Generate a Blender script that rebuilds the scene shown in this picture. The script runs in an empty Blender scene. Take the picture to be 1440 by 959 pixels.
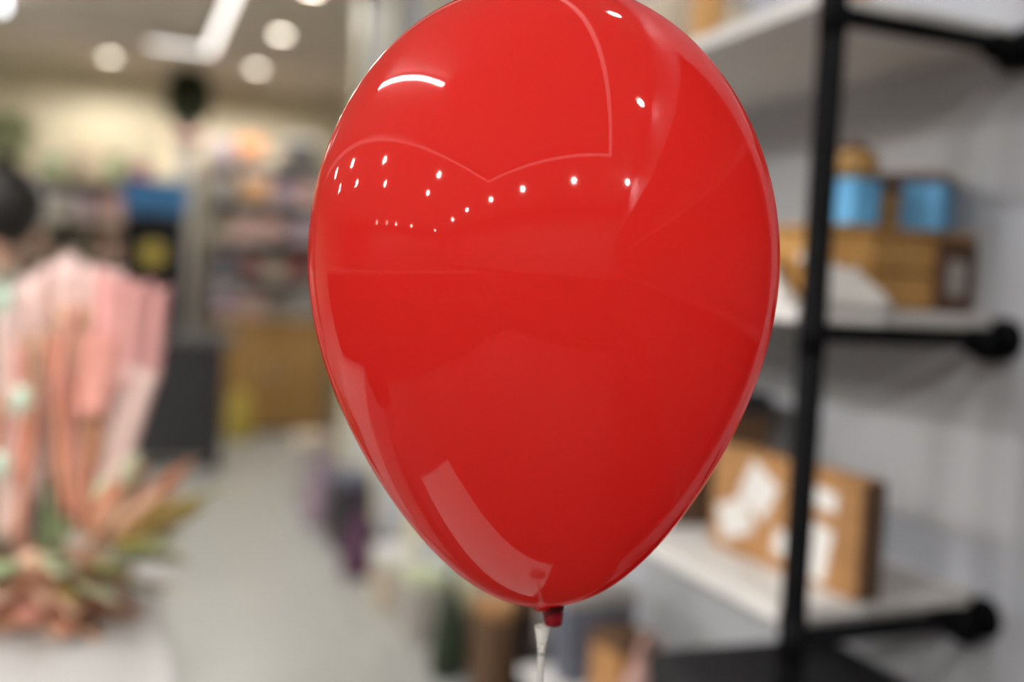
import bpy, bmesh, math, random
from mathutils import Vector, Matrix, Euler

# ------------------------------------------------------------------ camera
rnd = random.Random(7)
scene = bpy.context.scene
COL = scene.collection
PI = math.pi

FPX, CX, CY = 1400.0, 720.0, 479.5
def _norm(v): return v.normalized()
_v = _norm(Vector(((165 - CX) / FPX, (375 - CY) / FPX, 1)))          # the aisle direction, seen by the camera
_r = math.radians(1.6)                                                # the phone was held a little askew
_d = Vector((-math.sin(_r), math.cos(_r), 0)); _d = _norm(_d - _d.dot(_v) * _v)
_x = _d.cross(_v)
ROT = Matrix((_x, _v, -_d))                                           # camera (right, down, forward) -> world
right, up, back = ROT @ Vector((1, 0, 0)), ROT @ Vector((0, -1, 0)), ROT @ Vector((0, 0, -1))
cam_data = bpy.data.cameras.new('camera')
cam = bpy.data.objects.new('camera', cam_data); COL.objects.link(cam)
CAM = Vector((0, 0, 1.42))
m = Matrix((right, up, back)).transposed().to_4x4(); m.translation = CAM
cam.matrix_world = m
cam_data.sensor_width = 36; cam_data.lens = FPX / 1440 * 36
cam_data.clip_start = .02
cam_data.dof.use_dof = True
cam_data.dof.focus_distance = .565
cam_data.dof.aperture_fstop = 1.85
scene.camera = cam

# ------------------------------------------------------------------ world, exposure, lamp strengths
world = bpy.data.worlds.new('world'); scene.world = world; world.use_nodes = True
world.node_tree.nodes['Background'].inputs[0].default_value = (.02, .02, .02, 1)
vs = scene.view_settings
vs.view_transform = 'Standard'; vs.look = 'None'; vs.gamma = 1.0; vs.use_curve_mapping = False
vs.exposure = 0.10
L_DOWN, L_STRIP, L_TUBE, W_SPOT = 14.0, 2.6, 100.0, 60.0
CEIL = 3.1

# ------------------------------------------------------------------ materials
def mat(name, col, rough=.6, vary=.06, scale=12, metal=0, spec=.4, bump=0, coat=0):
    mt = bpy.data.materials.new(name); mt.use_nodes = True
    nt = mt.node_tree; b = nt.nodes['Principled BSDF']
    b.inputs['Roughness'].default_value = rough; b.inputs['Metallic'].default_value = metal
    b.inputs['Specular IOR Level'].default_value = spec
    b.inputs['Coat Weight'].default_value = coat
    tc = nt.nodes.new('ShaderNodeTexCoord'); nz = nt.nodes.new('ShaderNodeTexNoise')
    nz.inputs['Scale'].default_value = scale; nz.inputs['Detail'].default_value = 4
    nt.links.new(tc.outputs['Object'], nz.inputs['Vector'])
    rp = nt.nodes.new('ShaderNodeValToRGB')
    rp.color_ramp.elements[0].position = .3; rp.color_ramp.elements[1].position = .7
    rp.color_ramp.elements[0].color = tuple(max(0, c * (1 - vary)) for c in col) + (1,)
    rp.color_ramp.elements[1].color = tuple(min(1, c * (1 + vary)) for c in col) + (1,)
    nt.links.new(nz.outputs['Fac'], rp.inputs['Fac']); nt.links.new(rp.outputs['Color'], b.inputs['Base Color'])
    if bump:
        bp = nt.nodes.new('ShaderNodeBump'); bp.inputs['Strength'].default_value = bump; bp.inputs['Distance'].default_value = .004
        nt.links.new(nz.outputs['Fac'], bp.inputs['Height']); nt.links.new(bp.outputs['Normal'], b.inputs['Normal'])
    return mt

def grain(name, c0, c1, scale=(3, 3, 40), rough=.55):                  # wood or corrugated board
    mt = bpy.data.materials.new(name); mt.use_nodes = True
    nt = mt.node_tree; b = nt.nodes['Principled BSDF']; b.inputs['Roughness'].default_value = rough
    tc = nt.nodes.new('ShaderNodeTexCoord'); mp = nt.nodes.new('ShaderNodeMapping'); nz = nt.nodes.new('ShaderNodeTexNoise')
    mp.inputs['Scale'].default_value = scale; nz.inputs['Scale'].default_value = 4; nz.inputs['Detail'].default_value = 6
    rp = nt.nodes.new('ShaderNodeValToRGB')
    rp.color_ramp.elements[0].position = .32; rp.color_ramp.elements[1].position = .68
    rp.color_ramp.elements[0].color = c0 + (1,); rp.color_ramp.elements[1].color = c1 + (1,)
    nt.links.new(tc.outputs['Object'], mp.inputs['Vector']); nt.links.new(mp.outputs['Vector'], nz.inputs['Vector'])
    nt.links.new(nz.outputs['Fac'], rp.inputs['Fac']); nt.links.new(rp.outputs['Color'], b.inputs['Base Color'])
    return mt

def glow(name, col, strength):
    mt = bpy.data.materials.new(name); mt.use_nodes = True
    nt = mt.node_tree; nt.nodes.remove(nt.nodes['Principled BSDF'])
    e = nt.nodes.new('ShaderNodeEmission'); e.inputs[0].default_value = col + (1,); e.inputs[1].default_value = strength
    nt.links.new(e.outputs[0], nt.nodes['Material Output'].inputs[0])
    return mt

def latex():
    mt = bpy.data.materials.new('red_latex'); mt.use_nodes = True
    nt = mt.node_tree; b = nt.nodes['Principled BSDF']
    tc = nt.nodes.new('ShaderNodeTexCoord'); nz = nt.nodes.new('ShaderNodeTexNoise')
    nz.inputs['Scale'].default_value = 9; nz.inputs['Detail'].default_value = 2
    nt.links.new(tc.outputs['Object'], nz.inputs['Vector'])
    rp = nt.nodes.new('ShaderNodeValToRGB')
    rp.color_ramp.elements[0].color = (.645, .028, .024, 1); rp.color_ramp.elements[1].color = (.68, .033, .028, 1)
    nt.links.new(nz.outputs['Fac'], rp.inputs['Fac']); nt.links.new(rp.outputs['Color'], b.inputs['Base Color'])
    b.inputs['Roughness'].default_value = .035; b.inputs['IOR'].default_value = 1.58
    tl = nt.nodes.new('ShaderNodeBsdfTranslucent'); tl.inputs[0].default_value = (.69, .04, .034, 1)
    mx = nt.nodes.new('ShaderNodeMixShader'); mx.inputs[0].default_value = .60
    nt.links.new(b.outputs[0], mx.inputs[1]); nt.links.new(tl.outputs[0], mx.inputs[2])
    nt.links.new(mx.outputs[0], nt.nodes['Material Output'].inputs[0])
    return mt

def clear():
    mt = bpy.data.materials.new('clear_plastic'); mt.use_nodes = True
    b = mt.node_tree.nodes['Principled BSDF']
    b.inputs['Base Color'].default_value = (.9, .9, .88, 1); b.inputs['Roughness'].default_value = .12
    b.inputs['Transmission Weight'].default_value = .75; b.inputs['IOR'].default_value = 1.3
    return mt

M = dict(
    floor=mat('floor_vinyl', (.40, .405, .39), .38, .03, 3, spec=.35),
    ceiling=mat('ceiling_paint', (.66, .585, .49), .8, .02, 2),
    tray=mat('tray_ceiling_paint', (.66, .60, .52), .8, .02, 2),
    wall_grey=mat('grey_wall_paint', (.44, .46, .50), .75, .02, 4),
    added_shelving=mat('added_dark_shelving', (.085, .078, .074), .6, .15, 6),  # for the out-of-view shelving added to keep the balloon's reflections dark
    desk=grain('dark_brown_wood', (.035, .024, .018), (.06, .04, .03), (2, 14, 2), .5),
    wall_dark=mat('slate_wall_paint', (.15, .14, .135), .75, .04, 4),
    pedestal=mat('pedestal_laminate', (.43, .43, .427), .4, .02, 5),
    wall_beige=mat('beige_wall_paint', (.64, .57, .415), .8, .04, 2),
    pale=mat('pale_trim_paint', (.60, .56, .40), .6, .03, 3),
    white=mat('white_laminate', (.80, .80, .79), .35, .02, 5),
    white_matt=mat('white_board', (.64, .63, .615), .55, .03, 6),
    black=mat('black_steel_pipe', (.004, .004, .005), .6, .2, 30, spec=.06),
    black_box=mat('black_card', (.010, .010, .012), .6, .2, 20),
    charcoal=mat('charcoal_panel', (.024, .023, .027), .55, .15, 8),
    slate=mat('slate_top', (.12, .12, .125), .4, .1, 8),
    kraft=grain('kraft_board', (.30, .145, .05), (.42, .215, .08)),
    kraft_dark=grain('dark_kraft_board', (.07, .032, .012), (.11, .052, .02)),
    wood=grain('brown_wood', (.28, .15, .04), (.42, .24, .08), (2, 2, 14)),
    wood_warm=grain('amber_wood', (.42, .215, .055), (.55, .30, .095), (14, 2, 2)),
    blue=mat('sky_blue_card', (.12, .40, .70), .5, .05, 10),
    blue_deep=mat('deep_blue_card', (.03, .14, .31), .5, .06, 8),
    paper=mat('white_paper', (.66, .645, .63), .7, .04, 14, bump=.3),
    mint=mat('mint_petal', (.62, .76, .64), .6, .08, 30),
    pink=mat('pink_wrapping_paper', (.68, .35, .335), .6, .07, 10),
    pink_pale=mat('pale_pink_wrapping_paper', (.66, .48, .445), .6, .08, 10),
    salmon=mat('salmon_paper', (.64, .29, .24), .6, .1, 12),
    coral=mat('coral_ribbon', (.52, .22, .135), .5, .14, 20),
    tan=mat('tan_dried_petal', (.58, .37, .26), .7, .16, 24),
    rust=mat('rust_dried_petal', (.56, .27, .17), .7, .18, 24),
    leaf=mat('green_leaf', (.24, .32, .16), .55, .2, 20),
    sage=mat('sage_leaf', (.48, .53, .36), .6, .12, 20),
    olive=mat('olive_leaf', (.40, .31, .07), .6, .15, 20),
    dark_leaf=mat('dark_green_leaf', (.016, .028, .010), .6, .3, 12),
    soil=mat('dark_planter', (.03, .028, .025), .6, .2, 12),
    yellow=mat('mustard_disc', (.48, .37, .07), .5, .1, 12),
    hair=mat('black_hair', (.012, .010, .009), .4, .3, 40),
    skin=mat('skin', (.50, .29, .20), .5, .05, 20),
    shirt=mat('grey_green_shirt', (.36, .38, .30), .8, .08, 20, bump=.2),
    trousers=mat('dark_trousers', (.04, .042, .05), .8, .1, 20),
    shoe=mat('black_shoe', (.02, .02, .02), .5, .1, 20),
    red=mat('maroon_card', (.26, .07, .07), .6, .1, 10),
    grey=mat('grey_card', (.33, .31, .29), .6, .08, 10),
    lilac=mat('lilac_card', (.30, .22, .28), .6, .1, 10),
    purple=mat('plum_fabric', (.10, .04, .08), .7, .15, 16),
    orange=mat('orange_card', (.58, .25, .09), .6, .1, 10),
    rose=mat('dusty_rose_card', (.46, .28, .25), .6, .1, 10),
    beige=mat('beige_card', (.52, .44, .34), .6, .08, 10),
    navy=mat('navy_grey_card', (.11, .12, .16), .6, .1, 10),
    green=mat('green_card', (.22, .32, .14), .6, .1, 10),
    steel=mat('brushed_steel', (.55, .55, .55), .35, .05, 20, metal=1),
    latex=latex(),
    knot=mat('dark_red_latex', (.13, .002, .008), .3, .1, 30),
    clear=clear(),
    lamp=glow('downlight_diffuser', (1.0, .90, .74), L_DOWN),
    strip=glow('led_strip_diffuser', (1.0, .93, .88), L_STRIP),
    dim_tube=glow('dim_tube_diffuser', (.93, .95, 1.0), 7.0),
    tube=glow('led_tube_diffuser', (.93, .95, 1.0), L_TUBE),
)

# ------------------------------------------------------------------ mesh helpers
def add_box(bm, c, s, bev=0, rot=None, seg=1):
    g = bmesh.ops.create_cube(bm, size=1.0)
    vs_ = g['verts']
    bmesh.ops.scale(bm, vec=s, verts=vs_)
    if bev:
        es = {e for v in vs_ for e in v.link_edges}
        r = bmesh.ops.bevel(bm, geom=list(es), offset=bev, segments=seg, affect='EDGES', profile=.6)
        vs_ = list({v for f in r['faces'] for v in f.verts} | {v for v in vs_ if v.is_valid})
    if rot: bmesh.ops.rotate(bm, verts=vs_, cent=(0, 0, 0), matrix=Euler(rot).to_matrix())
    bmesh.ops.translate(bm, vec=c, verts=vs_)

def add_tube(bm, pts, rad, seg=14, cap=True):
    pts = [Vector(p) for p in pts]
    rad = rad if isinstance(rad, (list, tuple)) else [rad] * len(pts)
    rings = []; ref = None
    for i, p in enumerate(pts):
        a = pts[max(0, i - 1)]; b = pts[min(len(pts) - 1, i + 1)]
        t = (b - a).normalized()
        if ref is None: ref = Vector((0, 0, 1)) if abs(t.z) < .9 else Vector((1, 0, 0))
        u = (ref - ref.dot(t) * t).normalized(); w = t.cross(u); ref = u
        rings.append([bm.verts.new(p + rad[i] * (math.cos(k * 2 * PI / seg) * u + math.sin(k * 2 * PI / seg) * w)) for k in range(seg)])
    for a, b in zip(rings, rings[1:]):
        for k in range(seg): bm.faces.new((a[k], a[(k + 1) % seg], b[(k + 1) % seg], b[k]))
    if cap:
        bm.faces.new(rings[0][::-1]); bm.faces.new(rings[-1])

def add_lathe(bm, prof, c=(0, 0, 0), seg=24):                          # prof: (radius, z) from bottom to top
    rings = []
    for r, z in prof:
        if r < 1e-5: rings.append([bm.verts.new((c[0], c[1], c[2] + z))])
        else: rings.append([bm.verts.new((c[0] + r * math.cos(k * 2 * PI / seg), c[1] + r * math.sin(k * 2 * PI / seg), c[2] + z)) for k in range(seg)])
    for a, b in zip(rings, rings[1:]):
        for k in range(seg):
            q = (k + 1) % seg
            if len(a) == 1 and len(b) == 1: continue
            if len(a) == 1: bm.faces.new((a[0], b[q], b[k]))
            elif len(b) == 1: bm.faces.new((a[k], a[q], b[0]))
            else: bm.faces.new((a[k], a[q], b[q], b[k]))

def add_leaf(bm, base, direction, length, width, bend=.3, n=6, side=None):
    d = Vector(direction).normalized(); base = Vector(base)
    s = Vector(side) if side else d.cross(Vector((.13, .31, 1)))
    s = s.normalized(); nrm = s.cross(d)
    rows = []
    for i in range(n + 1):
        t = i / n; w = width * .5 * math.sin(PI * min(1, .08 + t * .92)) ** .8
        p = base + d * length * t + nrm * (bend * length * (t * t))
        rows.append([bm.verts.new(p - s * w), bm.verts.new(p + nrm * (-.25 * w)), bm.verts.new(p + s * w)])
    for a, b in zip(rows, rows[1:]):
        for k in range(2): bm.faces.new((a[k], a[k + 1], b[k + 1], b[k]))

def add_sheet(bm, tl, tr, bl, br, pleats=3, amp=.01, bulge=.03, nu=28, nv=10, jag=.0, seed=0):
    q = random.Random(seed)
    tl, tr, bl, br = map(Vector, (tl, tr, bl, br)); rows = []
    js = [q.uniform(-jag, jag) for _ in range(nu + 1)]
    for j in range(nv + 1):
        v = j / nv; row = []
        for i in range(nu + 1):
            u = i / nu
            p = (bl.lerp(br, u)).lerp(tl.lerp(tr, u), v)
            p.y += -bulge * math.sin(PI * u) + amp * math.sin(u * pleats * 2 * PI) * (.35 + .65 * v)
            p.z += js[i] * v + amp * .6 * math.sin(u * pleats * 2 * PI + 1) * v
            row.append(bm.verts.new(p))
        rows.append(row)
    for a, b in zip(rows, rows[1:]):
        for k in range(nu): bm.faces.new((a[k], a[k + 1], b[k + 1], b[k]))

def obj(name, bm, material, parent=None, smooth=False, label=None):
    me = bpy.data.meshes.new(name)
    bmesh.ops.recalc_face_normals(bm, faces=bm.faces)
    bm.to_mesh(me); bm.free()
    me.materials.append(material)
    if smooth: me.polygons.foreach_set('use_smooth', [True] * len(me.polygons))
    o = bpy.data.objects.new(name, me); COL.objects.link(o)
    if parent: o.parent = parent
    if label: o['label'] = label
    return o

def tag(o, label, cat, group=None):
    o['label'] = label; o['category'] = cat
    if group: o['group'] = group
    return o
def thing(name, label, cat, loc=(0, 0, 0), rz=0, group=None):
    o = bpy.data.objects.new(name, None); COL.objects.link(o)
    o.empty_display_size = .05
    o.location = loc; o.rotation_euler = (0, 0, rz)
    return tag(o, label, cat, group)
def struct(name, bm, material, parent=None):
    o = obj(name, bm, material, parent)
    if not parent: o['kind'] = 'structure'
    return o
def B(c, s, bev=0, rot=None, seg=1):
    bm = bmesh.new(); add_box(bm, c, s, bev, rot, seg); return bm
def T(pts, r, seg=14):
    bm = bmesh.new(); add_tube(bm, pts, r, seg); return bm
def LA(prof, seg=24, c=(0, 0, 0)):
    bm = bmesh.new(); add_lathe(bm, prof, c, seg); return bm
def thick(o, t=.0012):
    s = o.modifiers.new('thickness', 'SOLIDIFY'); s.thickness = t
    return o
def dup(root, loc, rz=None, label=None, group=None):
    r = root.copy(); COL.objects.link(r); r.location = loc
    if rz is not None: r.rotation_euler = (0, 0, rz)
    if label: r['label'] = label
    if group: r['group'] = group
    for ch in list(root.children):
        c = ch.copy(); COL.objects.link(c); c.parent = r
        for g in ch.children:
            d = g.copy(); COL.objects.link(d); d.parent = c
    return r

# ------------------------------------------------------------------ the room
XL, XR, YB, YF = -11.0, 3.8, -3.8, 9.5
WX, WEND = 1.235, 5.6                                                    # the partition wall behind the pipe shelving
struct('floor', B(((XL + XR) / 2, (YB + YF) / 2, -.05), (XR - XL, YF - YB, .1)), M['floor'])
TX0, TX1, TY0, TY1 = -2.42, .64, -1.64, 8.1                             # the recessed ceiling tray
bm = bmesh.new()
def slab(x0, x1, y0, y1, z0, z1): add_box(bm, ((x0 + x1) / 2, (y0 + y1) / 2, (z0 + z1) / 2), (x1 - x0, y1 - y0, z1 - z0))
slab(XL, TX0, YB, YF, CEIL, CEIL + .3); slab(TX1, XR, YB, YF, CEIL, CEIL + .3)
slab(TX0, TX1, YB, TY0, CEIL, CEIL + .3); slab(TX0, TX1, TY1, YF, CEIL, CEIL + .3)
ceil = struct('ceiling', bm, M['ceiling'])
obj('tray_panel', B(((TX0 + TX1) / 2, (TY0 + TY1) / 2, CEIL + .19), (TX1 - TX0, TY1 - TY0, .1)), M['tray'], ceil)
struct('wall_far', B(((XL + XR) / 2, YF + .06, CEIL / 2), (XR - XL, .12, CEIL)), M['wall_beige'])
struct('wall_back', B(((XL + XR) / 2, YB - .06, CEIL / 2), (XR - XL, .12, CEIL)), M['wall_dark'])
struct('wall_left', B((XL - .06, (YB + YF) / 2, CEIL / 2), (.12, YF - YB, CEIL)), M['wall_dark'])
struct('wall_right', B((WX + .07, (YB + WEND) / 2, CEIL / 2), (.14, WEND - YB, CEIL)), M['wall_grey'])
struct('wall_side', B((XR + .06, (WEND + YF) / 2, CEIL / 2), (.12, YF - WEND, CEIL)), M['wall_beige'])
for i, (y, w) in enumerate(((3.35, .16), (4.1, .18), (4.85, .2), (5.5, .16))):   # pale upright battens on the wall
    struct('trim_%d' % (i + 1), B((WX - .015, y, 1.55), (.03, w, 3.1), .004), M['pale'])
struct('baseboard_far', B((-1.0, YF - .01, .05), (9, .02, .1), .003), M['white_matt'])
struct('baseboard_right', B((WX - .01, (YB + WEND) / 2, .05), (.02, WEND - YB, .1), .003), M['white_matt'])

# ------------------------------------------------------------------ lamps
def strip_light():
    t = thing('strip_light', 'thin white light strip tracing the edge of the recessed ceiling tray', 'light', ((TX0 + TX1) / 2, (TY0 + TY1) / 2, CEIL))
    hx, hy = (TX1 - TX0) / 2, (TY1 - TY0) / 2
    for c, s in (((hx - .03, 0, -.006), (.05, 2 * hy, .012)), ((-hx + .03, 0, -.006), (.05, 2 * hy, .012)),
                 ((hx - .26, hy - .03, -.006), (.40, .06, .012)), ((0, -hy + .03, -.006), (2 * hx - .12, .06, .012))):
        obj('channel', B((c[0], c[1], c[2] + .009), (s[0], s[1], .006)), M['white_matt'], t)
        obj('diffuser', B(c, s), M['strip'], t)
strip_light()

def tube_light(x, y0, y1, label, m_='tube'):
    t = thing('tube_light', label, 'light', (x, (y0 + y1) / 2, CEIL + .14)); h = (y1 - y0) / 2
    obj('housing', B((0, 0, -.02), (.07, 2 * h, .04), .006), M['white'], t)
    obj('diffuser', T([(0, -h + .02, -.06), (0, h - .02, -.06)], .022, 16), M[m_], t, True)
    for s in (-1, 1): obj('end_cap', B((0, s * (h - .01), -.055), (.06, .02, .06), .004), M['white'], t)
tube_light(-1.14, .8, 2.85, 'bright cool white tube light on the ceiling, the bar reflected at the balloon shoulder')
tube_light(-.79, 6.6, 7.9, 'cool white tube light on the ceiling at the top left corner of the photo', 'dim_tube')

def downlight(loc, label, watts, group=None):
    t = thing('downlight', label, 'light', loc, 0, group)
    obj('trim_ring', LA([(.050, -.001), (.052, -.008), (.068, -.010), (.074, -.004), (.074, 0)], 28), M['white'], t, True)
    obj('diffuser', LA([(0, -.0045), (.03, -.0045), (.050, -.002)], 28), M['lamp'], t)
    ld = bpy.data.lights.new('bulb', 'SPOT'); ld.energy = W_SPOT * watts; ld.color = (1.0, .95, .88)
    ld.spot_size = math.radians(172); ld.spot_blend = .5; ld.shadow_soft_size = .045
    lo = bpy.data.objects.new('bulb', ld); COL.objects.link(lo); lo.parent = t; lo.location = (0, 0, -.06)
    return t
def more(loc, label, watts, group=None):                                 # a copy whose bulb has its own strength
    r = dup(d0, loc, label=label, group=group)
    for c in r.children:
        if c.type == 'LIGHT': c.data = c.data.copy(); c.data.energy = W_SPOT * watts
    return r
d0 = downlight((-.10, 8.77, CEIL), 'round ceiling downlight over the far shelves, alone above the beige wall', .75, 'ceiling downlights')
more((1.02, 7.2, CEIL), 'larger upper one of two overlapping round downlights left of the balloon top', .8)
more((1.02, 8.5, CEIL), 'lower farther one of two overlapping round downlights left of the balloon top', 1.2)
more((1.02, 6.0, CEIL), 'round downlight cut by the upper frame edge just left of the balloon', .6)
more((1.06, -.39, CEIL), 'downlight reflected as the large warm spot right of the balloon top', .25)
more((.97, 1.03, CEIL), 'downlight reflected as a short streak at the very top of the balloon', .25)
NTH = ('first from right', 'second from right', 'middle one', 'second from left', 'first from left')
for k, y in enumerate((-2.35, -.26, 1.78, 3.75, 5.8)):
    more((-3.0, y, CEIL), 'downlight mirrored in the balloon just under the arched line, %s' % NTH[k], 2.4, 'downlights mirrored in the balloon')
    more((-4.2 if k else -4.55, y, CEIL), 'downlight mirrored in the lower balloon row under the arch, %s' % NTH[k], 1.8, 'downlights mirrored in the balloon')
for x, w, nth in ((-1.7, 3.4, 'the largest, left'), (-.26, 3.4, 'the middle'), (1.1, 2.2, 'the right')):
    more((x, -2.34, CEIL), 'downlight mirrored as %s dot of the row across the balloon' % nth, w, 'downlights mirrored in the balloon')
for x, y, nth in ((-6.37, -2.5, 'lowest but one of the falling dots'), (-9.9, -2.5, 'lowest of the falling dots')):
    more((x, y, CEIL), 'far downlight mirrored in the balloon left side, %s' % nth, 2.3, 'downlights mirrored in the balloon')
for x, y, nth in ((-9.8, 3.46, 'first'), (-9.8, 2.3, 'second'), (-9.8, 1.31, 'third'), (-9.8, -.2, 'fourth')):
    more((x, y, CEIL), 'faint far downlight low on the balloon left, %s speck from the left' % nth, 2.3, 'downlights mirrored in the balloon')

# ------------------------------------------------------------------ the red balloon and its stand
def balloon():
    D = .62; s = D / FPX
    c = CAM + ROT @ Vector(((762.5 - CX) / FPX, (395 - CY) / FPX, 1)) * D
    axis = up.copy()
    # measured outline (image rows, half widths) turned into a body of revolution: r^2 = (zt - z)(z - zb) q(z)
    import numpy as np
    ys = np.array([3, 25, 66, 142, 225, 315, 375, 425, 546, 608, 700, 788, 830, 844.])
    hw = np.array([88, 140, 202, 266, 307, 328, 330, 328, 295, 270, 212, 134, 88, 60.])
    zt, zb = (395 + 9) * s, (395 - 849) * s
    z = -(ys - 395) * s; r = hw * s * .976
    g = (zt - z) * (z - zb)
    q = np.polyfit(z * 5, r * r / g, 4, w=g)
    R = lambda zz: math.sqrt(max(0, (zt - zz) * (zz - zb) * float(np.polyval(q, zz * 5))))
    prof = []
    n = 110
    for i in range(n + 1):
        a = PI * i / n
        zz = zb + (zt - zb) * (1 - math.cos(a)) / 2
        prof.append((R(zz), zz))
    # the neck leaves the blunt lower end
    low = [(r_, z_) for r_, z_ in prof if not (r_ < .0065 and z_ < 0)]
    neck = [(.0050, zb - .0035), (.0055, zb - .002)]
    t = thing('balloon', 'glossy red teardrop balloon floating upright in front, tied at the bottom', 'balloon', c)
    t.rotation_mode = 'QUATERNION'; t.rotation_quaternion = Vector((0, 0, 1)).rotation_difference(axis)
    obj('balloon_body', LA(neck + low, 160), M['latex'], t, True)
    kb = bmesh.new()
    kz = zb + .0005
    ring = [(.0050, kz + .0015), (.0072, kz), (.0078, kz - .0025), (.0070, kz - .0055), (.0064, kz - .0095), (.0058, kz - .0135), (.0046, kz - .0150), (.0030, kz - .0145)]
    add_lathe(kb, ring[::-1], (.007, 0, 0), 24)
    for v in kb.verts:                                                  # the lip is squeezed and turned to one side
        v.co.y *= .7; v.co.x += (kz - v.co.z) * .05
    obj('knot', kb, M['knot'], t, True, label='dark red rolled knot')
    return c, axis, zb
bc, bax, bzb = balloon()
tip = bc + bax * (bzb - .018)
TABLE_Z = .773
st = thing('balloon_stand', 'clear plastic stick holding up the red balloon from the desk below', 'stand', (tip.x, tip.y, TABLE_Z))
obj('base_plate', LA([(0, 0), (.03, 0), (.033, .003), (.031, .008), (.010, .014), (.008, .03), (0, .03)], 32), M['clear'], st, True)
hh = tip.z - TABLE_Z
obj('stick', T([(0, 0, .02), (0, 0, hh - .012)], .0022, 16), M['clear'], st, True)
obj('cup', LA([(0, hh - .014), (.0023, hh - .014), (.0032, hh - .006), (.0052, hh + .004), (.0046, hh + .004), (.0028, hh - .005), (0, hh - .008)], 24), M['clear'], st, True)
tb = thing('desk', 'dark brown desk below the balloon, seen only mirrored in its lower half', 'desk', (-.08, .03, 0))
DZ = TABLE_Z - .013
obj('desktop', B((0, 0, DZ - .02), (1.56, 1.84, .04), .004), M['desk'], tb)
for sx in (-1, 1):
    obj('side_panel', B((sx * .74, 0, (DZ - .04) / 2), (.03, 1.7, DZ - .04), .003), M['desk'], tb)
obj('modesty_panel', B((0, .80, .42), (1.44, .02, .58), .002), M['desk'], tb)
wb = thing('board', 'white board lying on the desk, the pale crescent mirrored low on the balloon', 'board', (.025, .665, DZ + .0003), math.radians(-6))
obj('panel', B((0, 0, .005), (.58, .30, .010), .002), M['white'], wb)
obj('edge_band', B((0, -.1515, .005), (.58, .003, .0104), .001), M['white_matt'], wb)
def added_shelving(label, loc, rz, w, h, n):                                    # unseen shelving, added only to darken what the balloon mirrors
    t = thing('added_dark_shelf', label, 'shelf', loc, rz)
    obj('back_panel', B((0, .17, h / 2), (w, .02, h)), M['added_shelving'], t)
    for sx in (-1, 1): obj('side_panel', B((sx * (w / 2 - .012), 0, h / 2), (.024, .36, h), .002), M['added_shelving'], t)
    for k in range(n + 1): obj('shelf_board', B((0, -.005, .05 + (h - .08) * k / n), (w - .05, .33, .024), .002), M['added_shelving'], t)
added_shelving('unseen dark shelf unit added behind the camera to mirror as a dark band across the balloon middle', (-.55, -1.75, 0), PI, 2.4, 1.34, 4)
added_shelving('unseen dark shelf unit added behind the camera to darken the reflection left of the balloon middle', (-3.3, -1.75, 0), PI, 2.4, 1.34, 4)
added_shelving('long unseen dark shelf unit added left of the desk to darken the reflection at the balloon left middle', (-1.75, 1.0, 0), PI / 2, 4.0, 1.30, 4)
added_shelving('tall unseen dark shelf unit added on the right wall to darken the reflection in the balloon right side', (1.04, -.45, 0), -PI / 2, 2.3, 2.2, 5)
added_shelving('unseen dark shelf unit added on the right wall behind the camera to darken the balloon reflection', (1.04, -2.55, 0), -PI / 2, 1.8, 2.2, 5)
# ------------------------------------------------------------------ pipe shelving on the right
SX, SXW = .88, 1.20                                                     # front posts, rear rail
LEV = (.53, .955, 1.377, 1.804)
BAYS = (1.106, 2.05)
PR = .0135
def pipe_shelf():
    t = thing('pipe_shelf', 'black pipe shelving with white boards along the grey wall right of the balloon', 'shelf', (SX, BAYS[0], 0))
    for y in BAYS:
        dy = y - BAYS[0]
        p = obj('post', T([(0, dy, .01), (0, dy, 1.90)], .0185, 18), M['black'], t, True)
        obj('foot_flange', LA([(0, 0), (.045, 0), (.045, .008), (.022, .012), (.02, .03), (0, .03)], 24, (0, dy, 0)), M['black'], p, True)
        for z in LEV:
            r = obj('side_rail', T([(0, dy, z), (SXW - SX, dy, z)], PR, 16), M['black'], t, True)
            obj('tee_fitting', T([(0, dy, z - .03), (0, dy, z + .03)], .0195, 16), M['black'], r, True)
            fb = bmesh.new()
            add_tube(fb, [(SXW - SX - .035, dy, z - .004), (SXW - SX + .012, dy, z - .004)], .021, 16)
            add_tube(fb, [(SXW - SX, dy, z + .012), (SXW - SX, dy, z - .034)], .018, 16)
            obj('elbow_fitting', fb, M['black'], r, True)
            w = obj('wall_stub', T([(SXW - SX, dy, z), (WX - SX - .008, dy, z)], PR, 14), M['black'], t, True)
            obj('wall_flange', T([(WX - SX - .012, dy, z), (WX - SX, dy, z)], .032, 20), M['black'], w, True)
    for z in LEV:
        if z < 1.2: obj('rear_rail', T([(SXW - SX, 0, z), (SXW - SX, BAYS[-1] - BAYS[0], z)], PR, 14), M['black'], t, True)
        for a, b in zip(BAYS, BAYS[1:]):
            obj('shelf_board', B(((WX - SX) / 2 - .007, (a + b) / 2 - BAYS[0] + .002, z + PR + .011), (WX - SX + .012, b - a - .036, .022), .002), M['white_matt'], t)
pipe_shelf()
TOP = [z + PR + .022 + .0005 for z in LEV]                              # board tops

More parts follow.
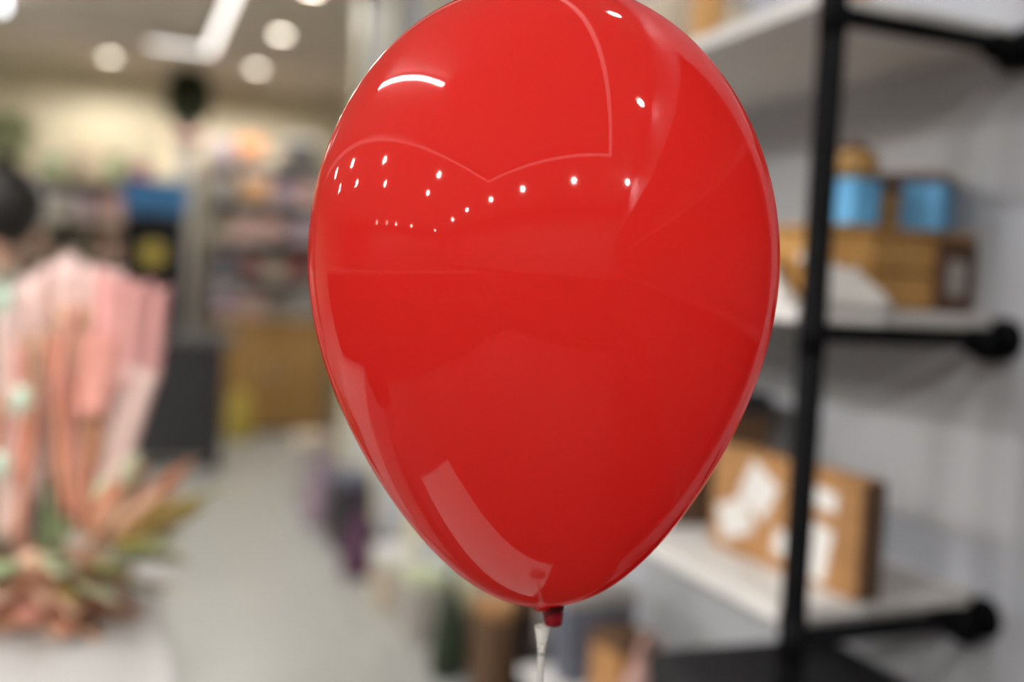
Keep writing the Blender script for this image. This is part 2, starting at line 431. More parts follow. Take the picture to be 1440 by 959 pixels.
def crate():
    t = thing('wooden_crate', 'brown wooden crate lying on the middle shelf under the blue boxes', 'crate', (1.085, 1.31, TOP[2]))
    w, d, h = .28, .28, .112
    obj('bottom_board', B((0, 0, .005), (w - .02, d - .02, .01)), M['wood'], t)
    for sy in (-1, 1):
        for k in range(2): obj('slat', B((0, sy * (d / 2 - .006), .029 + k * .054), (w, .011, .050), .002), M['wood_warm'], t)
    for sx in (-1, 1):
        for k in range(2): obj('slat', B((sx * (w / 2 - .006), 0, .029 + k * .054), (.011, d - .025, .050), .002), M['wood_warm'], t)
    obj('lid', B((0, 0, h + .0045), (w + .004, d + .004, .009), .002), M['wood_warm'], t)
    obj('corner_post', B((w / 2 - .04, -d / 2 - .004, h / 2), (.075, .007, h - .008), .002), M['kraft_dark'], t)
    obj('label_plate', B((w / 2 - .04, -d / 2 - .009, h / 2 - .004), (.034, .003, .052), .001), M['grey'], t, label='grey label plate')
crate()
CT = TOP[2] + .1225
def card_box(name, label, loc, rz, size, body, lid, lidh=.018, band=None, over=.002):
    t = thing(name, label, 'box', loc, rz); w, d, h = size
    obj('body', B((0, 0, (h - lidh) / 2), (w, d, h - lidh), .0015), body, t)
    obj('lid', B((0, 0, h - lidh / 2), (w + 2 * over, d + 2 * over, lidh), .002), lid, t)
    if band: obj('paper_band', B((0, 0, (h - lidh) * .45), (w + .0015, d + .0015, (h - lidh) * .35)), band, t)
    return t
card_box('gift_box', 'large blue box with brown lid, turned cornerwise on the crate', (1.152, 1.225, CT), math.radians(36), (.110, .100, .086), M['blue'], M['kraft_dark'], .016)
card_box('gift_box', 'small sky blue box on the crate, brown jar on its lid', (1.01, 1.205, CT), math.radians(14), (.062, .062, .066), M['blue'], M['blue'], .012)
jt = thing('jar', 'round dark brown lidded jar on top of the small blue box', 'jar', (1.012, 1.205, CT + .0665))
obj('body', LA([(0, 0), (.028, 0), (.036, .010), (.039, .022), (.036, .034), (.026, .041)], 28), M['wood'], jt, True)
obj('lid', LA([(.028, .040), (.029, .044), (.018, .052), (.006, .056), (.005, .062), (0, .063)], 28), M['kraft_dark'], jt, True)
card_box('wooden_box', 'narrow upright brown wooden box between the two blue boxes', (1.072, 1.205, CT), math.radians(8), (.034, .04, .066), M['wood'], M['kraft_dark'], .012)

def paper_bag(label, loc, rz, w, d, h, lean=.5):
    t = thing('paper_bag', label, 'bag', loc, rz)
    bm = bmesh.new(); q = random.Random(3); n = 12; rows = []
    for j in range(7):
        v = j / 6; row = []
        for k in range(n):
            a = 2 * PI * k / n; cx_, sy_ = math.cos(a), math.sin(a)
            sx = math.copysign(abs(cx_) ** .5, cx_) * w / 2 * (1 - lean * v) - w / 2 * lean * v * .8
            sy = math.copysign(abs(sy_) ** .5, sy_) * d / 2 * (1 - .55 * v)
            row.append(bm.verts.new((sx + q.uniform(-.003, .003), sy + q.uniform(-.003, .003), h * v + (q.uniform(-.004, .004) if j else 0))))
        rows.append(row)
    for a, b in zip(rows, rows[1:]):
        for k in range(n): bm.faces.new((a[k], a[(k + 1) % n], b[(k + 1) % n], b[k]))
    bm.faces.new(rows[0][::-1]); bm.faces.new(rows[-1])
    obj('body', bm, M['paper'], t, True)
    obj('folded_top', B((-w / 2 * lean * 1.5, 0, h + .004), (w * (1 - lean) * .9, d * .32, .012), .002, (0, .25, 0)), M['paper'], t)
paper_bag('crumpled white paper bag slumped on the middle shelf right of the black post', (.968, 1.140, TOP[2]), 0, .15, .05, .056, .5)
paper_bag('long white paper bag lying beside the crate left of the black post', (.906, 1.33, TOP[2]), 0, .045, .30, .075, .1)
card_box('carton', 'brown carton on the middle shelf half hidden by the balloon edge', (.99, 1.86, TOP[2]), .1, (.16, .14, .13), M['kraft'], M['wood_warm'], .03)

# lower shelf: a kraft picture box with white print standing on edge
kb = thing('kraft_box', 'flat brown kraft box with white print standing on edge on the lower shelf', 'box', (1.005, 1.29, TOP[1]), math.radians(4))
obj('body', B((0, 0, .088), (.046, .34, .176), .003), M['kraft'], kb)
obj('end_flap', B((.002, -.1715, .088), (.044, .004, .172), .001), M['kraft_dark'], kb, label='dark brown end of the box')
for (y, z, sy, sz, rx) in ((.05, .118, .075, .07, .5), (.105, .06, .085, .06, -.4), (-.085, .055, .06, .085, .2), (-.02, .045, .05, .04, .1), (-.10, .135, .05, .03, .1)):
    obj('white_print', B((-.0234, y, z), (.0012, sy, sz), 0, (rx, 0, 0)), M['paper'], kb)
card_box('carton', 'dark carton on the lower shelf behind the flat kraft box', (1.07, 1.68, TOP[1]), -.1, (.2, .22, .25), M['kraft_dark'], M['charcoal'], .04)
card_box('storage_box', 'black storage box jutting out at the foot of the black post', (.955, 1.235, TOP[0]), math.radians(-3), (.33, .19, .292), M['black_box'], M['black_box'], .035, over=.004)
hb0 = (.97, 1.64, TOP[0])
card_box('carton', 'small kraft brown carton on the bottom shelf left of the black storage box', (1.0, 1.80, TOP[0]), .2, (.09, .10, .15), M['kraft'], M['kraft_dark'], .03)
card_box('carton', 'slate blue grey carton on the bottom shelf nearest the balloon knot', (1.0, 1.93, TOP[0]), -.1, (.16, .08, .2), M['navy'], M['grey'], .03)
# upper shelf
card_box('wooden_box', 'brown upright wooden box on the top shelf beside the balloon top', (.99, 1.60, TOP[3]), .2, (.034, .05, .15), M['wood_warm'], M['wood'], .02)
card_box('carton', 'pale grey carton on the top shelf behind the upright brown box', (1.06, 1.86, TOP[3]), .1, (.2, .26, .2), M['beige'], M['grey'], .03)
card_box('wooden_box', 'small brown wooden box on the top shelf against the black post', (1.02, 1.27, TOP[3]), .1, (.06, .06, .06), M['wood_warm'], M['wood'], .012)
# further bays, mostly hidden by the balloon
def pouch(label, loc, rz, material, w=.15, d=.1, h=.2, group=None):
    t = thing('handbag', label, 'bag', loc, rz, group)
    bm = bmesh.new(); n = 16; rows = []
    for j in range(9):
        v = j / 8; f = (1 - .35 * v ** 2)
        rows.append([bm.verts.new((math.copysign(abs(math.cos(a)) ** .6, math.cos(a)) * w / 2 * (f + .1 * math.sin(PI * v)),
                                   math.copysign(abs(math.sin(a)) ** .6, math.sin(a)) * d / 2 * (1 - .8 * v ** 2 + .1 * math.sin(PI * v)), h * v))
                     for a in (2 * PI * k / n for k in range(n))])
    for a, b in zip(rows, rows[1:]):
        for k in range(n): bm.faces.new((a[k], a[(k + 1) % n], b[(k + 1) % n], b[k]))
    bm.faces.new(rows[0][::-1]); bm.faces.new(rows[-1])
    obj('body', bm, material, t, True)
    obj('handle', T([(math.cos(a) * w * .28, 0, h - .005 + math.sin(a) * h * .35) for a in (PI * k / 10 for k in range(11))], .006, 8), material, t, True)
    return t
def bottle(label, loc, material, r=.035, h=.24, group=None):
    t = thing('bottle', label, 'bottle', loc, 0, group)
    obj('body', LA([(0, 0), (r * .9, 0), (r, .006), (r, h * .62), (r * .85, h * .7), (r * .38, h * .78), (r * .36, h * .88), (0, h * .88)], 20), material, t, True)
    obj('cap', LA([(r * .42, h * .86), (r * .44, h * .99), (r * .36, h), (0, h)], 20), M['charcoal'], t, True)
    return t

# ------------------------------------------------------------------ the low pale ledge along the wall and what stands on it
lg = thing('display_ledge', 'low pale grey ledge running along the foot of the wall below the balloon', 'ledge', (1.075, 4.24, 0))
obj('top_board', B((0, 0, .06), (.25, 3.96, .02), .002), M['floor'], lg)
obj('front_panel', B((-.115, 0, .025), (.02, 3.94, .05), .002), M['floor'], lg)
LZ = .0705
pouch('dusty pink bag on the bottom shelf beside the black storage box', hb0, .4, M['rose'], .13, .09, .15)
bottle('tall grey bottle on the pale ledge between green bag and shelf post', (1.135, 2.92, LZ), M['grey'], .045, .46)
bottle('pale frosted bottle on the ledge just right of the far shelf post', (1.105, 2.44, LZ), M['beige'], .05, .38)
bottle('slate blue bottle on the ledge right of the pale frosted bottle', (1.115, 2.31, LZ), M['navy'], .05, .44)
card_box('carton', 'dark brown carton on the ledge behind the far shelf post', (1.085, 2.66, LZ), .2, (.15, .13, .44), M['kraft_dark'], M['kraft'], .04)
pouch('dark green bag on the ledge under the balloon lower left side', (1.115, 3.25, LZ), 1.2, M['dark_leaf'], .24, .12, .30)
card_box('carton', 'olive grey carton on the ledge beside the dark green bag', (1.125, 3.6, LZ), .1, (.14, .2, .25), M['grey'], M['sage'], .04)
card_box('carton', 'pale beige carton on the ledge behind the olive grey one', (1.115, 4.0, LZ), -.1, (.16, .24, .22), M['beige'], M['white_matt'], .04)
pouch('plum purple bag on the ledge at the balloon lower left edge', (1.075, 4.45, LZ), .9, M['purple'], .22, .13, .28)
card_box('carton', 'slate grey carton on the ledge behind the plum bag', (1.125, 4.9, LZ), 0, (.18, .26, .38), M['charcoal'], M['navy'], .05)
pouch('lilac bag on the ledge between slate carton and far end', (1.095, 5.4, LZ), .7, M['lilac'], .26, .14, .36)
card_box('carton', 'grey carton at the far end of the pale ledge', (1.105, 5.85, LZ), .1, (.2, .24, .42), M['grey'], M['beige'], .05)

# ------------------------------------------------------------------ white pedestal and the pink bouquet on it
PZ = .785
pd = thing('pedestal', 'white display pedestal under the pink bouquet', 'pedestal', (-.42, 1.80, 0))
obj('top_slab', B((0, 0, PZ - .02), (1.04, .86, .04), .004), M['pedestal'], pd)
obj('body', B((0, 0, (PZ - .04) / 2), (1.0, .82, PZ - .04), .003), M['pedestal'], pd)

PXM = 1.78 / FPX
bq = thing('flower_bouquet', 'pink paper wrapped bouquet with coral ribbons and a leafy ring at its foot', 'bouquet', (-.045, 1.93, PZ), math.atan2(-.368, .929))
def bp(px, py, y=0): return Vector(((px - 130) * PXM, y, max(.004, (872 - py) * PXM)))
def sheet(tl, tr, bl, br, y, material, pleats, amp, bulge, seed, jag=.006, name='paper_sheet'):
    bm = bmesh.new()
    add_sheet(bm, bp(*tl, y + .02), bp(*tr, y + .02), bp(*bl, y), bp(*br, y), pleats, amp, bulge, jag=jag, seed=seed)
    return thick(obj(name, bm, material, bq, True), .0012)
sheet((-40, 430), (70, 352), (-20, 760), (90, 760), .09, M['pink_pale'], 3, .010, .02, 1)
sheet((55, 362), (150, 378), (50, 740), (130, 740), .08, M['pink_pale'], 3, .010, .03, 2)
sheet((118, 378), (228, 400), (122, 560), (222, 535), .04, M['pink'], 4, .012, .05, 3)
sheet((120, 465), (175, 468), (125, 585), (165, 580), -.022, M['salmon'], 2, .005, .01, 4)
sheet((162, 505), (228, 520), (140, 745), (168, 745), .0, M['pink_pale'], 2, .006, .02, 5)
sheet((58, 435), (122, 428), (70, 700), (118, 690), .04, M['tan'], 3, .008, .01, 6)
sheet((-10, 450), (32, 445), (5, 770), (55, 765), .0, M['pink_pale'], 2, .006, .02, 7)
sheet((30, 470), (62, 470), (34, 660), (58, 650), .0, M['tan'], 2, .004, .01, 8)
sheet((128, 500), (152, 500), (135, 650), (150, 650), .0, M['olive'], 1, .003, .005, 9, name='reed')
for i, (a, b, w) in enumerate((((38, 490), (46, 680), 16), ((84, 470), (118, 720), 20), ((66, 560), (50, 760), 18), ((104, 520), (134, 730), 16),
                               ((14, 560), (4, 740), 18), ((150, 590), (140, 740), 14), ((112, 430), (96, 560), 14), ((-14, 500), (-20, 740), 20))):
    sheet((a[0] - w / 2, a[1]), (a[0] + w / 2, a[1]), (b[0] - w / 3, b[1]), (b[0] + w / 3, b[1]), -.03 - .004 * (i % 3),
          M['coral'] if i % 3 else M['salmon'], 1, .004, .008, 20 + i, .002, 'ribbon')
# dried reeds and dark stalks in the middle
for i in range(9):
    bm = bmesh.new(); x = 62 + i * 5
    add_leaf(bm, bp(x, 790, .0), (rnd.uniform(-.15, .15), -.05, 1), rnd.uniform(.12, .2), .016, .1)
    thick(obj('stalk', bm, M['leaf'] if i % 3 else M['soil'], bq, True))
# leafy ring round the foot
n = 34
for i in range(n):
    a = 2 * PI * i / n + rnd.uniform(-.08, .08); r = rnd.uniform(.06, .15)
    mt = [M['sage'], M['leaf'], M['tan'], M['sage'], M['olive']][i % 5]
    bm = bmesh.new()
    add_leaf(bm, (-.065 + r * math.cos(a), r * math.sin(a) * .8,   .105 + .03 * math.sin(i)), (math.cos(a) * .9, math.sin(a) * .7, .25 + .25 * math.sin(i * 2.3)), rnd.uniform(.09, .14), .05, -.25)
    thick(obj('leaf', bm, mt, bq, True))
for i in range(110):
    a = 2 * PI * i / 110 + rnd.uniform(-.1, .1); r = rnd.uniform(.03, .15)
    mt = [M['tan'], M['rust'], M['salmon'], M['tan'], M['rust']][i % 5]
    bm = bmesh.new()
    add_leaf(bm, (-.07 + r * math.cos(a), r * math.sin(a) * .75, .018 + .085 * (i % 5) / 4), (math.cos(a), math.sin(a) * .75, .12 * math.sin(i * 1.7)), rnd.uniform(.07, .115), .045, -.12)
    thick(obj('petal', bm, mt, bq, True))
for i in range(26):                                                     # the plume sweeping out to the right
    t_ = rnd.random(); bm = bmesh.new()
    add_leaf(bm, bp(150 + 60 * t_, 770 - 30 * rnd.random(), rnd.uniform(-.06, .06)), (.25 + .55 * t_ + rnd.uniform(-.1, .1), rnd.uniform(-.2, .2), 1 - .45 * t_), rnd.uniform(.09, .19), .05, -.12)
    thick(obj('plume', bm, [M['tan'], M['coral'], M['tan'], M['sage'], M['tan'], M['olive']][i % 6], bq, True))
for (px, py, y) in ((74, 562, -.10), (46, 652, -.10), (28, 432, -.05)):  # small mint flowers
    bm = bmesh.new(); c = bp(px, py, y)
    for k in range(8):
        a = 2 * PI * k / 8; add_leaf(bm, c, (math.cos(a), -.25, math.sin(a)), .034, .024, .3, 4)
    thick(obj('flower', bm, M['mint'], bq, True), .001)
for i in range(18):                                                     # fuller foliage on the aisle side
    a = math.radians(rnd.uniform(-75, 40)); r = rnd.uniform(.05, .14); bm = bmesh.new()
    add_leaf(bm, (-.03 + r * math.cos(a), r * math.sin(a) * .8, rnd.uniform(.06, .16)), (math.cos(a), math.sin(a) * .8, rnd.uniform(-.1, .6)), rnd.uniform(.08, .12), .06, -.3)
    thick(obj('leaf', bm, [M['sage'], M['tan'], M['olive'], M['leaf'], M['tan'], M['sage']][i % 6], bq, True))
obj('wrapped_foot', LA([(0, .001), (.085, .001), (.10, .02), (.07, .05), (.04, .08), (.03, .10), (0, .11)], 24, (-.065, 0, 0)), M['rust'], bq, True)

# ------------------------------------------------------------------ a person at the left edge
def skinned(name, verts, edges, radii, material, parent, sub=2, root=0):
    me = bpy.data.meshes.new(name); me.from_pydata(verts, edges, [])
    o = bpy.data.objects.new(name, me); COL.objects.link(o); o.parent = parent
    me.materials.append(material)
    sk = o.modifiers.new('skin', 'SKIN'); sk.use_smooth_shade = True
    for i, r in enumerate(radii):
        me.skin_vertices[0].data[i].radius = (r, r) if not isinstance(r, tuple) else r
        me.skin_vertices[0].data[i].use_root = (i == root)
    s = o.modifiers.new('sub', 'SUBSURF'); s.levels = sub; s.render_levels = sub
    return o
hc = CAM + ROT @ Vector(((-8 - CX) / FPX, (292 - CY) / FPX, 1)) * 3.0
pe = thing('person', 'dark-haired person in a grey-green top at the left edge behind the bouquet', 'person', (hc.x, hc.y, 0), math.radians(170))
hz = hc.z
# local +x is where the person looks (image left), built as one continuous body
V = []; E = []; RD = []
def jv(p, r, link=None):
    V.append(p); RD.append(r)
    if link is not None: E.append((link, len(V) - 1))
    return len(V) - 1
k_ = hz / 1.62
pel = jv((0, 0, .93 * k_), (.125, .15))
wst = jv((.01, 0, 1.08 * k_), (.10, .13), pel); ch = jv((.0, 0, 1.26 * k_), (.115, .15), wst)
sh = jv((-.01, 0, 1.385 * k_), (.075, .09), ch); nk = jv((.0, 0, 1.46 * k_), .052, sh); hb = jv((.01, 0, 1.54 * k_), .062, nk)
hm = jv((.012, 0, hz), (.085, .076), hb); ht = jv((0, 0, hz + .075), (.07, .062), hm)
hands = []
for s in (-1, 1):
    a = jv((-.01, s * .155, 1.375 * k_), .055, sh); b = jv((-.02, s * .20, 1.10 * k_), .042, a)
    c_ = jv((.04, s * .20, .87 * k_), .03, b); d_ = jv((.055, s * .195, .80 * k_), (.018, .036), c_); hands.append((.055, s * .195, .80 * k_))
    for q in range(4):
        f1 = jv((.03 + q * .018, s * .195, .755 * k_), .0095, d_); f2 = jv((.045 + q * .016, s * (.19 - .008), (.715 - .006 * abs(q - 1)) * k_), .008, f1)
    th = jv((.092, s * .185, .775 * k_), .010, d_); jv((.105, s * .178, .745 * k_), .0085, th)
    h1 = jv((.0, s * .085, .85 * k_), .088, pel); kn = jv((.015, s * .09, .48 * k_), .056, h1); an = jv((-.01, s * .09, .09 * k_), .038, kn)
    jv((.13, s * .10, .03), (.04, .026), an)
skinned('body', V, E, RD, M['skin'], pe)
# face
fb = bmesh.new(); add_tube(fb, [(.085, 0, hz + .012), (.108, 0, hz - .028), (.092, 0, hz - .036)], [.007, .014, .008], 10)
obj('nose', fb, M['skin'], pe, True)
for s in (-1, 1):
    e = bmesh.new(); bmesh.ops.create_uvsphere(e, u_segments=12, v_segments=8, radius=.010); bmesh.ops.translate(e, vec=(.079, s * .032, hz + .006), verts=e.verts)
    obj('eye', e, M['hair'], pe, True)
    e = bmesh.new(); bmesh.ops.create_uvsphere(e, u_segments=12, v_segments=8, radius=.03); bmesh.ops.scale(e, vec=(.6, .28, 1), verts=e.verts)
    bmesh.ops.translate(e, vec=(-.005, s * .08, hz - .01), verts=e.verts)
    obj('ear', e, M['skin'], pe, True)
obj('mouth', T([(.083, -.022, hz - .062), (.093, 0, hz - .06), (.083, .022, hz - .062)], [.004, .007, .004], 8), M['rose'], pe, True)
hb_ = bmesh.new(); bmesh.ops.create_uvsphere(hb_, u_segments=28, v_segments=18, radius=.118)
for v in hb_.verts:
    v.co.y *= .86
    if v.co.x > .03 and v.co.z < .05: v.co.x = .03 + (v.co.x - .03) * .25
    v.co.x -= .022; v.co.z = v.co.z * (1.0 if v.co.z > 0 else 1.2) + .018 + hz
obj('hair', hb_, M['hair'], pe, True)
# clothes
bm = bmesh.new()
def add_loft(bm, rings, n=28):                                          # rings: x, y, z, rx, ry from bottom to top
    rr = [[bm.verts.new((x + a * math.cos(2 * PI * q / n), y + b * math.sin(2 * PI * q / n), z)) for q in range(n)] for x, y, z, a, b in rings]
    for a, b in zip(rr, rr[1:]):
        for q in range(n): bm.faces.new((a[q], a[(q + 1) % n], b[(q + 1) % n], b[q]))
    bm.faces.new(rr[0][::-1]); bm.faces.new(rr[-1])
add_loft(bm, [(.004, 0, z * k_, a, b) for z, a, b in ((.80, .150, .182), (.83, .152, .186), (.95, .146, .182), (1.08, .138, .172), (1.2, .146, .182), (1.30, .142, .188), (1.36, .125, .178), (1.40, .10, .145), (1.425, .075, .095), (1.445, .06, .064))])
for s in (-1, 1):
    add_tube(bm, [(-.005, s * .12, 1.355 * k_), (-.01, s * .168, 1.335 * k_), (-.016, s * .198, 1.26 * k_), (-.022, s * .208, 1.10 * k_), (.0, s * .207, 1.0 * k_), (.034, s * .203, .89 * k_)],
             [.075, .082, .078, .066, .060, .050], 20)
obj('shirt', bm, M['shirt'], pe, True)
V = []; E = []; RD = []
w_ = jv((0, 0, 1.0 * k_), (.125, .15)); pel = jv((0, 0, .90 * k_), (.135, .16), w_)
for s in (-1, 1):
    h0 = jv((0, s * .075, .80 * k_), .098, pel); h1 = jv((.005, s * .088, .66 * k_), .088, h0); kn = jv((.015, s * .09, .48 * k_), .075, h1); jv((-.01, s * .09, .07 * k_), .062, kn)
skinned('trousers', V, E, RD, M['trousers'], pe)
for s in (-1, 1):
    V = []; E = []; RD = []
    a = jv((-.035, s * .095, .045), .045); b = jv((.07, s * .098, .04), (.045, .04), a); jv((.15, s * .102, .03), (.038, .03), b)
    skinned('shoe', V, E, RD, M['shoe'], pe)

# ------------------------------------------------------------------ dark counter and the display tower on it
ct = thing('counter', 'dark grey counter with slate top in the far aisle behind the bouquet', 'counter', (.41, 7.5, 0))
obj('top_slab', B((0, 0, .945), (.80, .46, .07), .004), M['slate'], ct)
obj('body', B((-.02, 0, .50), (.68, .38, .82), .004), M['charcoal'], ct)
obj('front_panel', B((-.02, -.196, .5), (.60, .012, .72), .002), M['charcoal'], ct)
for sx in (-1, 1):
    for sy in (-1, 1): obj('leg', B((-.02 + sx * .30, sy * .15, .045), (.05, .05, .09), .003), M['black'], ct)
CTZ = .981
tw = thing('display_tower', 'black display tower with a blue header on the dark counter', 'display', (.235, 7.52, CTZ))
obj('back_panel', B((0, .10, .41), (.42, .02, .82), .002), M['charcoal'], tw)
for sx in (-1, 1): obj('side_panel', B((sx * .20, 0, .41), (.02, .20, .82), .002), M['black_box'], tw)
for z in (.01, .20, .445, .80): obj('shelf', B((0, -.005, z), (.38, .19, .016), .001), M['black_box'], tw)
obj('header', B((0, -.02, .94), (.44, .24, .23), .006), M['blue_deep'], tw, label='blue header box')
dk = thing('wall_clock', 'round mustard yellow disc standing on the black display tower', 'disc', (.23, 7.48, CTZ + .4535))
bm = LA([(0, -.008), (.08, -.008), (.085, 0), (.08, .008), (0, .008)], 28); bmesh.ops.rotate(bm, verts=bm.verts, cent=(0, 0, 0), matrix=Euler((PI / 2, 0, 0)).to_matrix()); bmesh.ops.translate(bm, vec=(0, 0, .0855), verts=bm.verts)
dk.name = 'disc_ornament'
obj('disc', bm, M['yellow'], dk)
obj('disc_foot', B((0, 0, .004), (.05, .04, .008), .001), M['charcoal'], dk)
for i, (x, z, mt) in enumerate(((.16, .2085, 'dark_leaf'), (.30, .2085, 'soil'), (.16, .018, 'charcoal'), (.30, .018, 'navy'))):
    bottle(['dark green bottle', 'brown black bottle', 'charcoal bottle', 'navy bottle'][i] + ' standing inside the black display tower', (x, 7.5, CTZ + z), M[mt], .045, .16)

def plant(name, label, loc, pot_r, pot_h, R_, H_, n_, material, seed, leaf_l=.11, leaf_w=.05):
    q = random.Random(seed); t = thing(name, label, 'plant', loc)
    obj('pot', LA([(0, 0), (pot_r * .78, 0), (pot_r, pot_h), (pot_r * .9, pot_h), (pot_r * .86, pot_h * .85), (0, pot_h * .85)], 20), M['soil'], t, True)
    obj('stem', T([(0, 0, pot_h * .8), (.01, 0, pot_h + H_ * .6)], [.012, .006], 8), M['wood'], t, True)
    bm = bmesh.new()
    for _ in range(n_):
        a = q.uniform(0, 2 * PI); zc = q.uniform(-1, 1); rr = math.sqrt(1 - zc * zc) * q.uniform(.25, .85)
        p = (rr * math.cos(a) * R_, rr * math.sin(a) * R_, pot_h + H_ * (.5 + .42 * zc))
        add_leaf(bm, p, (math.cos(a), math.sin(a), zc + .4), leaf_l, leaf_w, -.3, 4)
    obj('foliage', bm, material, t, True)['kind'] = 'stuff'
ps = thing('plant_stool', 'dark plant stool beside the counter holding a leafy plant', 'stool', (-.32, 7.45, 0))
obj('seat', LA([(0, .86), (.17, .86), (.18, .88), (.17, .90), (0, .90)], 28), M['charcoal'], ps)
for k in range(3):
    a = 2 * PI * k / 3; obj('leg', T([(.12 * math.cos(a), .12 * math.sin(a), .87), (.18 * math.cos(a), .18 * math.sin(a), 0)], .014, 10), M['black'], ps, True)
plant('potted_plant', 'dark green leafy potted plant left of the black display tower', (-.32, 7.45, .901), .11, .2, .27, .56, 260, M['dark_leaf'], 2)
plant('potted_plant', 'dark topiary plant standing high on the pale column by the far wall', (.52, 8.95, 2.581), .09, .08, .16, .42, 620, M['dark_leaf'], 3, .09, .06)
cl = thing('column', 'slim pale column between the far shelf units, plant on its top', 'column', (.52, 8.95, 0))
obj('shaft', B((0, 0, 1.28), (.14, .14, 2.46), .004), M['grey'], cl)
obj('capital', B((0, 0, 2.545), (.26, .26, .07), .006), M['rose'], cl)
obj('plinth', B((0, 0, .04), (.26, .26, .08), .006), M['grey'], cl)

# ------------------------------------------------------------------ far shelf units with their goods
def unit(name, label, x0, x1, z0, z1, nshelf, mtl):
    t = thing(name, label, 'shelf', ((x0 + x1) / 2, 9.15, 0)); w = x1 - x0
    obj('back_panel', B((0, .19, (z0 + z1) / 2), (w, .02, z1 - z0)), mtl, t)
    for sx in (-1, 1): obj('side_panel', B((sx * (w / 2 - .012), 0, (z0 + z1) / 2), (.024, .40, z1 - z0), .002), mtl, t)
    zs = [z0 + (z1 - z0) * k / nshelf for k in range(nshelf + 1)]
    for z in zs: obj('shelf_board', B((0, -.005, min(max(z, z0 + .014), z1 - .014)), (w - .05, .39, .028), .002), mtl, t)
    return [min(max(z, z0 + .014), z1 - .014) + .0145 for z in zs]
za = unit('shelf_unit', 'wide grey shelf unit along the far wall at the left', -2.6, .36, 0, 2.16, 6, M['beige'])
zc = unit('shelf_unit', 'grey shelf unit by the far wall left of the balloon', .70, 1.70, 1.04, 2.40, 4, M['grey'])
cb = thing('cabinet', 'brown wooden cabinet under the grey shelf unit beside the balloon', 'cabinet', (1.30, 9.13, 0))
obj('body', B((0, .02, .53), (.98, .38, .98), .003), M['wood'], cb)
obj('top_board', B((0, 0, 1.024), (1.02, .42, .028), .002), M['wood'], cb)
obj('plinth', B((0, .02, .02), (.94, .34, .04)), M['charcoal'], cb)
for sx in (-1, 1):
    d = obj('door', B((sx * .243, -.178, .53), (.47, .02, .92), .003), M['wood'], cb)
    obj('handle', T([(sx * .04, -.20, .48), (sx * .04, -.20, .62)], .008, 8), M['steel'], d, True)
pouch('mustard yellow bag on the floor beside the wooden cabinet', (1.0, 8.62, 0), .2, M['yellow'], .22, .16, .42)

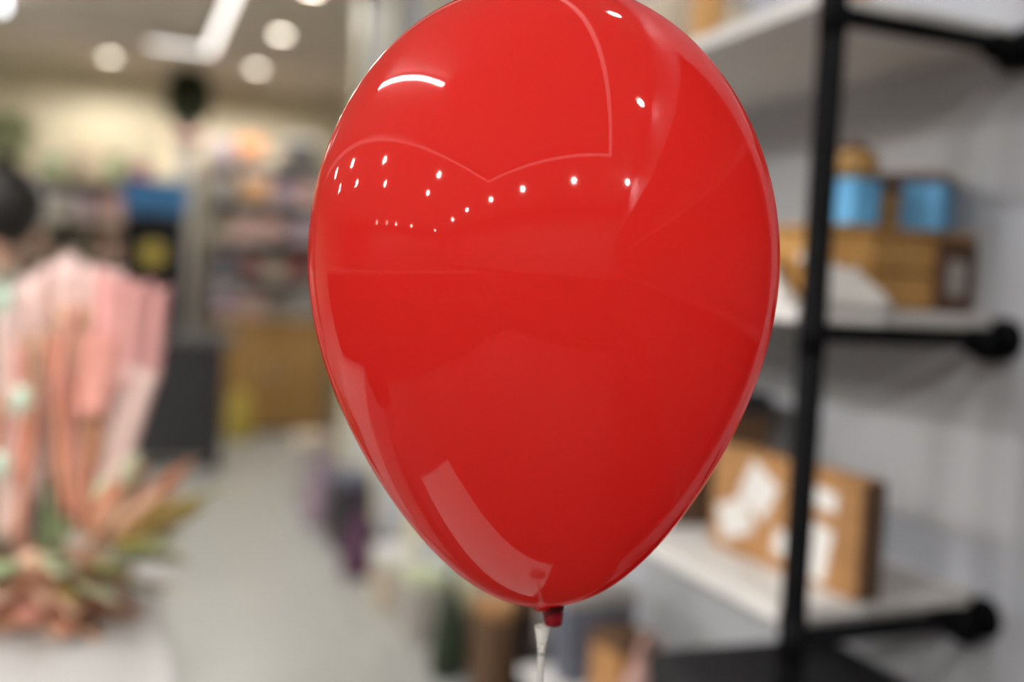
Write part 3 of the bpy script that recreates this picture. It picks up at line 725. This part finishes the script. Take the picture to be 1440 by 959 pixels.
NAMES = dict(grey='grey', rose='dusty rose', navy='navy', beige='beige', red='maroon', lilac='lilac', orange='orange', green='green', white_matt='white', kraft='kraft brown', charcoal='charcoal', tan='tan')
ORD = {0: 'bottom', 1: 'second', 2: 'third', 3: 'fourth', 4: 'fifth', 5: 'sixth', 6: 'very top'}
protos = {}
def good(kind, mt, loc, sc, label, group):
    key = (kind, mt)
    if key not in protos:
        if kind == 'carton': t = card_box('carton', label, loc, 0, (1, 1, 1), M[mt], M['white_matt'] if mt not in ('white_matt', 'beige') else M['grey'], .14, over=.01)
        elif kind == 'jar':
            t = thing('jar', label, 'jar', loc)
            obj('body', LA([(0, 0), (.46, 0), (.5, .06), (.5, .68), (.38, .8)], 16), M[mt], t, True); obj('lid', LA([(.42, .78), (.43, .98), (.38, 1), (0, 1)], 16), M['charcoal'], t)
        else:
            t = thing('basket', label, 'basket', loc)
            obj('body', LA([(0, 0), (.42, 0), (.5, .8), (.44, .8), (.38, .06), (0, .06)], 16), M[mt], t, True); obj('rim', LA([(.44, .76), (.53, .76), (.53, .9), (.44, .9)], 16), M['tan'], t, True)
        protos[key] = t
    else:
        t = dup(protos[key], loc)
    t['label'] = label; t['group'] = 'goods on the far shelf units'; t['category'] = kind
    t.scale = sc; t.rotation_euler = (0, 0, rnd.uniform(-.06, .06) if kind == 'carton' else 0)
    return t
def fill(zs, x0, x1, uname, levels, palette):
    for lv in levels:
        x = x0 + .06; used = set()
        gap = (zs[lv + 1] - zs[lv] - .03) if lv + 1 < len(zs) else .24
        while x < x1 - .14:
            w = rnd.uniform(.13, .26); w = min(w, x1 - .05 - x)
            mt = rnd.choice(palette); kind = rnd.choice(('carton', 'carton', 'carton', 'jar', 'basket'))
            h = gap * rnd.uniform(.55, .92)
            while (kind, mt) in used: mt = rnd.choice(palette); kind = rnd.choice(('carton', 'jar', 'basket'))
            used.add((kind, mt))
            lab = '%s %s on the %s board of the %s' % (NAMES[mt], kind, ORD[lv] if lv < len(zs) - 1 else 'very top', uname)
            good(kind, mt, (x + w / 2, 9.12, zs[lv]), (w, min(w, .28), h), lab, lab.replace(' on the', 's on the', 1))
            x += w + rnd.uniform(.015, .05)
PAL = ['grey', 'rose', 'beige', 'lilac', 'navy', 'red', 'grey', 'beige', 'rose', 'kraft', 'tan']
PAL_L = ['grey', 'rose', 'beige', 'lilac', 'grey', 'beige', 'rose', 'tan', 'white_matt']
fill(za, -1.25, .36, 'wide far left shelf unit', (2, 3, 4, 5), PAL_L)
fill(za, -.66, .36, 'wide far left shelf unit', (6,), ['green', 'red', 'beige', 'grey', 'green'])
fill(zc, .70, 1.70, 'shelf unit above the wooden cabinet', (0, 1, 2, 3), PAL)
for kind, mt, x, w, h in (('carton', 'lilac', .82, .18, .16), ('basket', 'orange', 1.06, .26, .24), ('jar', 'beige', 1.29, .14, .16), ('carton', 'charcoal', 1.50, .26, .24)):
    good(kind, mt, (x, 9.12, zc[4]), (w, min(w, .26), h), '%s %s on top of the shelf unit above the wooden cabinet' % (NAMES[mt], kind), 'goods on the far shelf units')
plant('potted_plant', 'green leafy plant on top of the wide shelf unit at the left edge', (-.86, 9.1, za[6]), .1, .12, .2, .3, 200, M['leaf'], 5, .1, .05)
